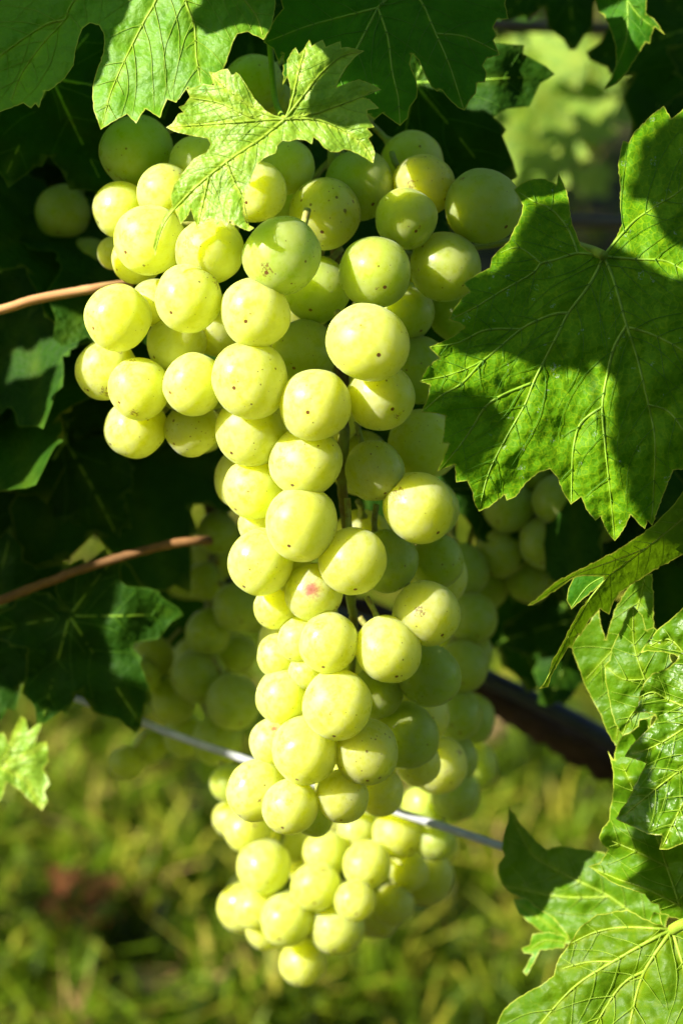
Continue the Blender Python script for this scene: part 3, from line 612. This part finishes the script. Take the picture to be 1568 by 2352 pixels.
L11o = [(1309,2164),(1298,2180),(1287,2193),(1276,2215),(1271,2240),(1243,2262),(1195,2288),(1170,2305),(1154,2322),(1142,2348),(1120,2420),(1250,2560),(1500,2640),(1760,2560),(1780,2250),(1700,2080),(1640,2060),(1568,2112),(1543,2133),(1500,2120),(1440,2090),(1370,2100),(1330,2130)]
J11 = (1543,2136)
big_leaf('big bright leaf filling the bottom right corner with a pale midrib', L11o, [[J11,(1496,2158),(1407,2209),(1328,2259),(1268,2319),(1180,2430)],[J11,(1480,2230),(1450,2330),(1430,2450)],[J11,(1580,2260),(1620,2420)],[J11,(1440,2130),(1370,2140),(1312,2166)],[J11,(1640,2150),(1740,2200)],[(1407,2209),(1350,2210),(1290,2225)],[(1480,2230),(1420,2270),(1340,2400)]],
 lambda u, v: 20 + .05 * (u - 1300) + .035 * (v - 2200), 'leaf_bright', seed=22, wav=1.1, vr=.6, sec_space=58, furrow=.6, petiole=[(1543,2136,34),(1570,2122,37),(1620,2110,40),(1700,2090,20)], pet_r=1.5)
big_leaf('small pale leaf under the lower edge of the blurred yellow-green leaf', [(1176,2066),(1205,2062),(1250,2090),(1300,2138),(1312,2168),(1285,2168),(1235,2135),(1190,2098)], [[(1305,2160),(1240,2110),(1182,2072)]],
 lambda u, v: -20 + .04 * (u - 1240), 'leaf_lit', seed=23, wav=.5, vr=.2, sec_space=0)
big_leaf('curled tendril-like leaflet hanging beside the bottom right leaf', [(1300,2152),(1260,2140),(1222,2145),(1215,2170),(1196,2178),(1203,2190),(1222,2192),(1200,2232),(1208,2242),(1224,2215),(1240,2182),(1295,2178)], [[(1298,2165),(1250,2160),(1215,2182)]],
 lambda u, v: -12 + .04 * (u - 1240), 'leaf_lit', seed=24, wav=.5, vr=.2, sec_space=0)
L12o = [(1366,0),(1374,28),(1387,36),(1400,67),(1412,103),(1414,135),(1413,154),(1400,185),(1385,205),(1400,200),(1415,192),(1441,164),(1466,123),(1482,97),(1491,101),(1495,82),(1502,62),(1526,80),(1510,55),(1500,42),(1482,31),(1484,0),(1500,-120),(1420,-200),(1350,-120)]
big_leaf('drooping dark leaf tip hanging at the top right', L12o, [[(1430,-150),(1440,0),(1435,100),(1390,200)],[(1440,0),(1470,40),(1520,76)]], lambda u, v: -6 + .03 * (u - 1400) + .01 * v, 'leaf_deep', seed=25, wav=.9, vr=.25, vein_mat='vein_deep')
L13o = [(-160,1640),(-60,1700),(0,1684),(8,1680),(20,1708),(36,1668),(48,1643),(60,1652),(66,1680),(97,1651),(95,1668),(81,1704),(109,1703),(112,1749),(100,1765),(115,1801),(103,1817),(111,1841),(97,1862),(72,1841),(48,1817),(16,1797),(4,1833),(-30,1880),(-120,1820)]
big_leaf('sunlit blurred leaf with sharp teeth at the left edge, low down', L13o, [[(-100,1750),(0,1760),(60,1790),(96,1855)],[(0,1760),(30,1710),(50,1650)],[(0,1760),(70,1730),(105,1708)]], lambda u, v: -55 + .02 * u + .01 * (v - 1750), 'leaf_young', seed=26, wav=.9, vr=.35, sec_space=26)

# big leaves behind the bunch, blurred and in shade
def blurred(label, uv, z, size, rot, seed, mat='leaf_shaded', tilt=(0, 0), name='vine_leaf'):
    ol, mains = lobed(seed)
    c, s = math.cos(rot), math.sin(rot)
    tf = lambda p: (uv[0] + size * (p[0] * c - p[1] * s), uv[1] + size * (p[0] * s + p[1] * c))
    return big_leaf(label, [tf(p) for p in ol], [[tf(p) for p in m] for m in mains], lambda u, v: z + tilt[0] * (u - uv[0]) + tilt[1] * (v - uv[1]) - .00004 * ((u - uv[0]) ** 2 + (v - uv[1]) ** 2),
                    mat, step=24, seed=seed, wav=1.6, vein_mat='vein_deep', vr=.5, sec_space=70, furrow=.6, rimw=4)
def lobed(seed):
    """generic five-lobed toothed outline, tip towards +y (down), radius about 1; junction at the origin"""
    rg = random.Random(seed)
    lobes = [(0, 1.0), (R(52), .86), (R(-52), .86), (R(112), .66), (R(-112), .66)]
    lobes = [(a + rg.uniform(-.08, .08), l * rg.uniform(.9, 1.08)) for a, l in lobes]
    N = 92; pts = []
    for i in range(N):
        th = -math.pi + .10 + (2 * math.pi - .20) * i / (N - 1)
        r = .0
        for a, l in lobes:
            d = abs(th - a)
            r = max(r, l * (1 - .62 * (d / R(38)) ** 1.25) if d < R(38) else 0)
        r = max(r, .46 - .25 * max(0, (abs(th) - R(140)) / R(40)))
        tooth = (.07 if i % 4 == 0 else (.02 if i % 4 == 1 else (-.015 if i % 4 == 2 else -.03))) * rg.uniform(.6, 1.3)
        r *= 1 + tooth
        pts.append((r * math.sin(th), r * math.cos(th)))
    pts.append((0, -.06))
    mains = [[(0, 0), (l * .5 * math.sin(a) + .02 * rg.uniform(-1, 1), l * .5 * math.cos(a)), (l * .95 * math.sin(a), l * .95 * math.cos(a))] for a, l in lobes]
    return pts, mains
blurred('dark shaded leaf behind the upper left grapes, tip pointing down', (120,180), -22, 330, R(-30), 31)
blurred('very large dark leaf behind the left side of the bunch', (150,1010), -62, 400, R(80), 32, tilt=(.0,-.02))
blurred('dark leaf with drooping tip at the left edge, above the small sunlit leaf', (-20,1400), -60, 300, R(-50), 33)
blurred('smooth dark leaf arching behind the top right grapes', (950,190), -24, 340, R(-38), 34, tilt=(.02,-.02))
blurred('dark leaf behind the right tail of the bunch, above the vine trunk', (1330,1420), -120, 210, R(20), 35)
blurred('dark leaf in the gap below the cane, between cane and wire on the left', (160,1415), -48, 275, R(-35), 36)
blurred('dark leaf added far back to darken the gap between the cane and the left wire', (350,1380), -150, 270, R(10), 37)  # added to cover bright far grass with darkness
blurred('dark leaf added far back right of the bunch to darken the gap above the brown trunk', (1170,1350), -135, 250, R(-15), 38)  # added for darkness where grass showed above the trunk
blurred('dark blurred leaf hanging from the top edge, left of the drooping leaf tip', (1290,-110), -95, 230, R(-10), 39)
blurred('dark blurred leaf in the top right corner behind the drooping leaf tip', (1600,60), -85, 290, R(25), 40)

# unseen leaf shapes added outside the frame towards the sun, cut to cast wanted shade
def shade_leaf(label, poly, z, t):
    mp = lambda u, v, zz: P(u, v, zz) + SUN * t
    cx = sum(p[0] for p in poly) / len(poly); cy = sum(p[1] for p in poly) / len(poly)
    far = sorted(poly, key=lambda p: -math.dist(p, (cx, cy)))[:3]
    mains = [[(cx, cy), ((cx + p[0]) / 2 + 5, (cy + p[1]) / 2), p] for p in far]
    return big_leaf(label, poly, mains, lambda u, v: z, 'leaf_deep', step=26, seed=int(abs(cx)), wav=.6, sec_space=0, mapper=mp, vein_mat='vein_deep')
GR = 'unseen sunward leaf shapes added to cast shade'
shade_leaf('unseen broad vine leaf above the top left corner, outlined to cast the shade there', [(-420,-220),(262,-220),(285,-20),(278,35),(262,60),(270,90),(258,120),(262,145),(240,160),(235,190),(216,205),(205,238),(150,222),(60,236),(0,240),(-200,225),(-420,180)], 43, .105)
shade_leaf('unseen broad vine leaf above the top centre, outlined to cast the shade there', [(470,-300),(478,-10),(490,30),(470,55),(480,80),(505,100),(515,112),(560,104),(640,100),(672,112),(692,138),(712,122),(742,150),(756,200),(790,186),(850,186),(905,250),(888,330),(880,400),(980,430),(1120,420),(1250,380),(1320,260),(1350,0),(1300,-300)], 44, .11)
shade_leaf('unseen vine leaf high above the upper right, outlined to cast the shade there', [(1390,150),(1700,120),(1780,560),(1640,625),(1568,582),(1525,538),(1488,478),(1445,432),(1400,425),(1385,300)], 42, .25)
shade_leaf('unseen vine leaf high above the right side, outlined to cast the shade on the large leaf', [(1150,400),(1290,365),(1345,520),(1390,545),(1470,590),(1568,660),(1700,640),(1850,900),(1750,1220),(1560,1300),(1510,1180),(1480,1080),(1478,1000),(1475,930),(1450,882),(1420,872),(1390,895),(1340,880),(1290,885),(1229,866),(1150,872),(1105,850),(1075,790),(1120,740),(1050,690),(1120,610),(1150,540)], 46, .25)
shade_leaf('small unseen vine leaf outlined to cast the dark spot on the large right leaf', [(1015,965),(1060,930),(1100,915),(1148,925),(1158,985),(1152,1045),(1118,1080),(1068,1112),(1035,1060)], 52, .22)

shade_leaf('unseen leaf shape added far to the upper left to shade the grapes behind the right of the bunch', [(975,1290),(1200,1285),(1400,1380),(1430,1650),(1400,1890),(1240,1900),(1225,1880),(1100,1880),(1005,1860),(975,1600)], -85, .30)
shade_leaf('unseen leaf shape added far to the upper left to shade the grapes behind the left of the bunch', [(380,1150),(640,1150),(640,1780),(420,1770),(330,1690),(240,1700),(230,1500)], -105, .30)
shade_leaf('unseen leaf shape added far to the upper left to shade the grapes under the right leaf', [(1080,1000),(1560,1000),(1560,1150),(1320,1160),(1310,1330),(1480,1330),(1500,1400),(1100,1400)], -78, .31)
shade_leaf('unseen leaf shape added far to the left to shade the big leaves behind the bunch', [(-950,200),(-80,280),(-40,690),(170,620),(300,1050),(500,1060),(540,1200),(440,1640),(230,1650),(120,1615),(-200,1600),(-950,1300)], -66, .28)
shade_leaf('narrow unseen leaf shape added far to the upper left to shade the left length of the wire', [(90,1530),(350,1590),(565,1690),(580,1800),(300,1720),(90,1630)], -60, .3)
shade_leaf('unseen leaf shape added far to the upper left to shade the folded leaf at lower right', [(1420,1735),(1500,1705),(1620,1690),(1700,2040),(1560,2100),(1500,2060),(1400,2012),(1345,1985),(1385,1945),(1360,1900),(1395,1740)], 32, .30)
shade_leaf('unseen leaf shape added far to the upper left to shade the foliage at the top right', [(1150,-150),(1700,-160),(2300,-100),(2320,750),(1700,700),(1420,580),(1200,430)], -100, .30)
shade_leaf('unseen leaf shape added far to the upper left to shade the foliage behind the left grapes', [(-700,150),(0,120),(500,150),(940,600),(950,1050),(640,1060),(300,1040),(170,610),(-40,680),(-400,600)], -80, .30)
# ------------------------------------------------------------------ petioles, canes, wire, trunk
def rod(name, label, cat, pts, r, mat, group=None, lump=.08, seg=12, parent=None, taper=1.0):
    w_ = resample([P(*p) for p in pts], 8); n = len(w_)
    v_, f_ = tube_data([p - w_[0] for p in w_], [r * (1 + (taper - 1) * i / n) for i in range(n)], seg, lump=lump)
    ob = link(name, mesh(name, v_, f_, M[mat]), parent, w_[0] if parent is None else w_[0] - parent.location)
    if parent is None: tag(ob, label, cat, group)
    return ob
rod('petiole', 'orange leaf stalk entering at the left edge behind the upper grapes', 'leaf stalk', [(-160,745,-6),(0,712,-8),(77,689,-10),(154,674,-12),(231,661,-14),(300,652,-22)], .0013, 'petiole_red')
rod('cane', 'reddish brown shoot in the shade left of the bunch', 'shoot', [(-80,1412,-36),(0,1380,-38),(80,1348,-42),(130,1330,-44),(176,1311,-44),(308,1271,-46),(395,1249,-48),(457,1242,-50),(480,1242,-56)], .0013, 'cane', lump=.2)
rod('petiole', 'pale green stalk behind the shaded grapes at upper right', 'leaf stalk', [(700,600,-12),(850,590,-14),(1000,580,-14),(1180,552,-12),(1300,520,-14)], .0010, 'pedicel')
rod('trellis_wire', 'grey galvanised trellis wire crossing behind the bunch and gleaming in the sun', 'wire', [(-500,1365,-74),(0,1541,-66),(310,1652,-60),(400,1688,-58),(570,1747,-56),(915,1866,-50),(1045,1908,-48),(1150,1944,-46),(1400,2030,-42)], .0012, 'wire', lump=.0)
rod('trellis_wire', 'upper grey trellis wire blurred at the top right', 'wire', [(900,52,-260),(1145,56,-255),(1205,60,-250),(1700,75,-240)], .0024, 'post', lump=.1)
rod('trellis_wire', 'lower grey trellis rail blurred behind the right leaf gap', 'wire', [(1000,505,-250),(1290,508,-250),(1400,512,-250),(1750,520,-240)], .0026, 'post', lump=.1)

trunk_root = empty('grapevine', P(1500, 1850, -190)); tag(trunk_root, 'grapevine row whose shaded leaves and brown trunk fill the background', 'grapevine')
rod('trunk', None, None, [(2300,2900,-240),(1900,2150,-210),(1560,1860,-190),(1400,1755,-185),(1250,1670,-185),(1100,1580,-190),(900,1440,-200),(600,1330,-210),(200,1200,-215),(-500,1000,-215)], .0072, 'bark', lump=.5, seg=16, parent=trunk_root, taper=.6)
rod('drip_tube', 'thin dark drip tube along the brown trunk at right', 'hose', [(1750,1930,-172),(1560,1800,-170),(1400,1700,-168),(1250,1620,-168),(1090,1545,-172),(900,1460,-180),(500,1330,-190)], .0032, 'tube', lump=0)

# canopy leaves: parts of the vine, the unseen ones added for their shade
LM = {}
def canopy_mesh(seed, mat, step=.075):
    ol, mains = lobed(seed)
    mp = lambda u, v, z: Vector((u, -v, z))
    me = leaf_blade(ol, mains, step, mp, lambda u, v: -.16 * (u * u + v * v) + .05 * math.sin(3 * u + seed) , M[mat], furrow=.03, wav=.03, seed=seed, rimw=.012, uvk=5.5, width_px=.06)
    # wavy lift
    co = np.zeros(len(me.vertices) * 3); me.vertices.foreach_get('co', co); co = co.reshape(-1, 3)
    co[:, 2] += .07 * np.sin(co[:, 0] * 4 + seed) * np.cos(co[:, 1] * 3.3 + seed * 2)
    me.vertices.foreach_set('co', co.ravel()); me.update()
    return me
CM = [canopy_mesh(50 + i, 'leaf_shaded') for i in range(6)]
FM = [canopy_mesh(60 + i, 'leaf_far') for i in range(4)]
lit = [c for c, r in all_grapes] 
lit = []
for (c, r) in all_grapes:
    u, v, z = toz(c)
    if z > -20 and (v > 380) and not (u > 620 and v < 700): lit.append(c)
    elif v > 1850: lit.append(c)
for (u, v, z) in [(345,100,50),(300,200,50),(420,120,50),(500,250,58),(600,300,58),(700,220,60),(800,260,60),(480,430,55),(540,480,52),(1040,870,50),(1100,1150,52),(1250,1000,50),(1400,1150,45),(1450,540,45),(1350,1000,48),(1500,1220,50),(1420,1300,50),(1330,1400,50),(1260,1540,50),
                  (1450,1500,27),(1440,1640,27),(1500,1600,48),(1540,1750,50),(1500,1900,50),(1420,1800,20),(1450,2060,20),(1200,2020,-25),(1320,2060,-15),(1400,2150,20),(1300,2300,25),(1450,2300,35),(1540,2250,40),(930,1868,-50),(1000,1893,-49),(1040,1906,-48),
                  (40,1700,-55),(80,1760,-55),(90,1840,-55),(150,690,-10),(60,700,-8),(0,712,-8),(30,705,-8),(100,684,-10),(1043,1835,-55),(292,1752,-100)]:
    lit.append(P(u, v, z))
far_targets = []
rg = random.Random(77)
# sunlit leaves farther back, seen through the gap at upper right
for i in range(64):
    u = rg.uniform(1080, 1400); v = rg.uniform(110, 430); z = rg.uniform(-750, -400)
    if i > 61: u = rg.uniform(1420, 1600); v = rg.uniform(100, 520); z = rg.uniform(-420, -300)
    p = P(u, v, z); ob = link('leaf', rg.choice(FM), trunk_root, p - trunk_root.location)
    s_ = rg.uniform(.014, .030); ob.scale = (s_,) * 3
    nrm = (SUN * rg.uniform(.3, 1) + CB * .6 + Vector((rg.uniform(-.6, .6), rg.uniform(-.6, .6), rg.uniform(-.4, .6)))).normalized()
    ob.rotation_mode = 'QUATERNION'; ob.rotation_quaternion = nrm.to_track_quat('Z', 'Y') @ Matrix.Rotation(rg.uniform(0, 6.28), 3, 'Z').to_quaternion()
    if i <= 61 and i % 3 < 2: lit.append(p)
def blocks(p, rad):
    for q in lit:
        d = p - q; a = d.dot(SUN)
        if a > .004 and (d - SUN * a).length < rad: return True
    return False
def canopy_ok(u, v, z, m=0):
    # where in the picture the vine foliage stands
    if -100 < u < 1670 and -100 < v < 2450:
        if z > -35: return False
        if 1060 < u < 1400 and 100 < v < 460: return False
        if u < 560: return v < 1300
        if u < 1050: return v < 1500
        return v < 1420
    return True
cnt = 0; tries = 0
while cnt < 250 and tries < 14000:
    tries += 1
    z = rg.uniform(-170, -40)
    zone = rg.random()
    if zone < .42: u = rg.uniform(-250, 1750); v = rg.uniform(-200, 1450)
    elif zone < .75: u = rg.uniform(-2600, -150); v = rg.uniform(-1700, 1700); z = rg.uniform(-230, 60)
    else: u = rg.uniform(-1500, 2000); v = rg.uniform(-2000, -250); z = rg.uniform(-230, 20)
    s_ = rg.uniform(.042, .062)
    ru = s_ / pxs(z) * .75
    if not canopy_ok(u, v, z): continue
    if -100 < u + ru and u - ru < 1670 and v > -100 - ru:   # leaf may spill into the frame
        if z > -35: continue
        if u + ru * .9 > 1120 and u - ru * .9 < 1385 and v + ru * .9 > 75 and v - ru < 430: continue
        if v + ru > 1420: continue
    p = P(u, v, z)
    if blocks(p, s_ * 1.05 + .009): continue
    ob = link('leaf', rg.choice(CM), trunk_root, p - trunk_root.location); ob.scale = (s_,) * 3
    nrm = (Vector((rg.uniform(-.8, .5), -rg.uniform(.2, 1.0), rg.uniform(.1, 1.0)))).normalized()
    ob.rotation_mode = 'QUATERNION'; ob.rotation_quaternion = nrm.to_track_quat('Z', 'Y') @ Matrix.Rotation(rg.uniform(-.8, .8), 3, 'Z').to_quaternion()
    cnt += 1
print('canopy leaves', cnt, tries)

# ------------------------------------------------------------------ fallen leaves on the grass
def ground_pt(u, v):
    d = (P(u, v, 0) - C0); t = -C0.z / d.z; return C0 + d * t
for i, (u, v, s_, mt, lb) in enumerate([(195,2105,.034,'dead','curled orange-brown fallen leaf on the grass, bottom left'),(150,2150,.025,'dead','smaller rust-brown fallen leaf beside the curled orange one'),(680,1990,.03,'straw','pale tan fallen leaf on the grass behind the lowest bunch'),
                           (1115,1720,.03,'straw','pale tan fallen leaf on the grass right of the bunch'),(400,1870,.02,'straw','small tan fallen leaf on the grass below the wire')]):
    me = canopy_mesh(80 + i, 'leaf_far', .1).copy(); me.materials.clear(); me.materials.append(M[mt])
    co = np.zeros(len(me.vertices) * 3); me.vertices.foreach_get('co', co); co = co.reshape(-1, 3); co[:, 2] += .45 * co[:, 0] ** 2 + .2 * np.sin(co[:, 1] * 5); me.vertices.foreach_set('co', co.ravel()); me.update()
    ob = link('fallen_leaf', me, None, ground_pt(u, v + 25) + Vector((0, 0, .022))); ob.scale = (s_,) * 3; ob.rotation_euler = (.35, .2, i * 1.9); tag(ob, lb, 'leaf')
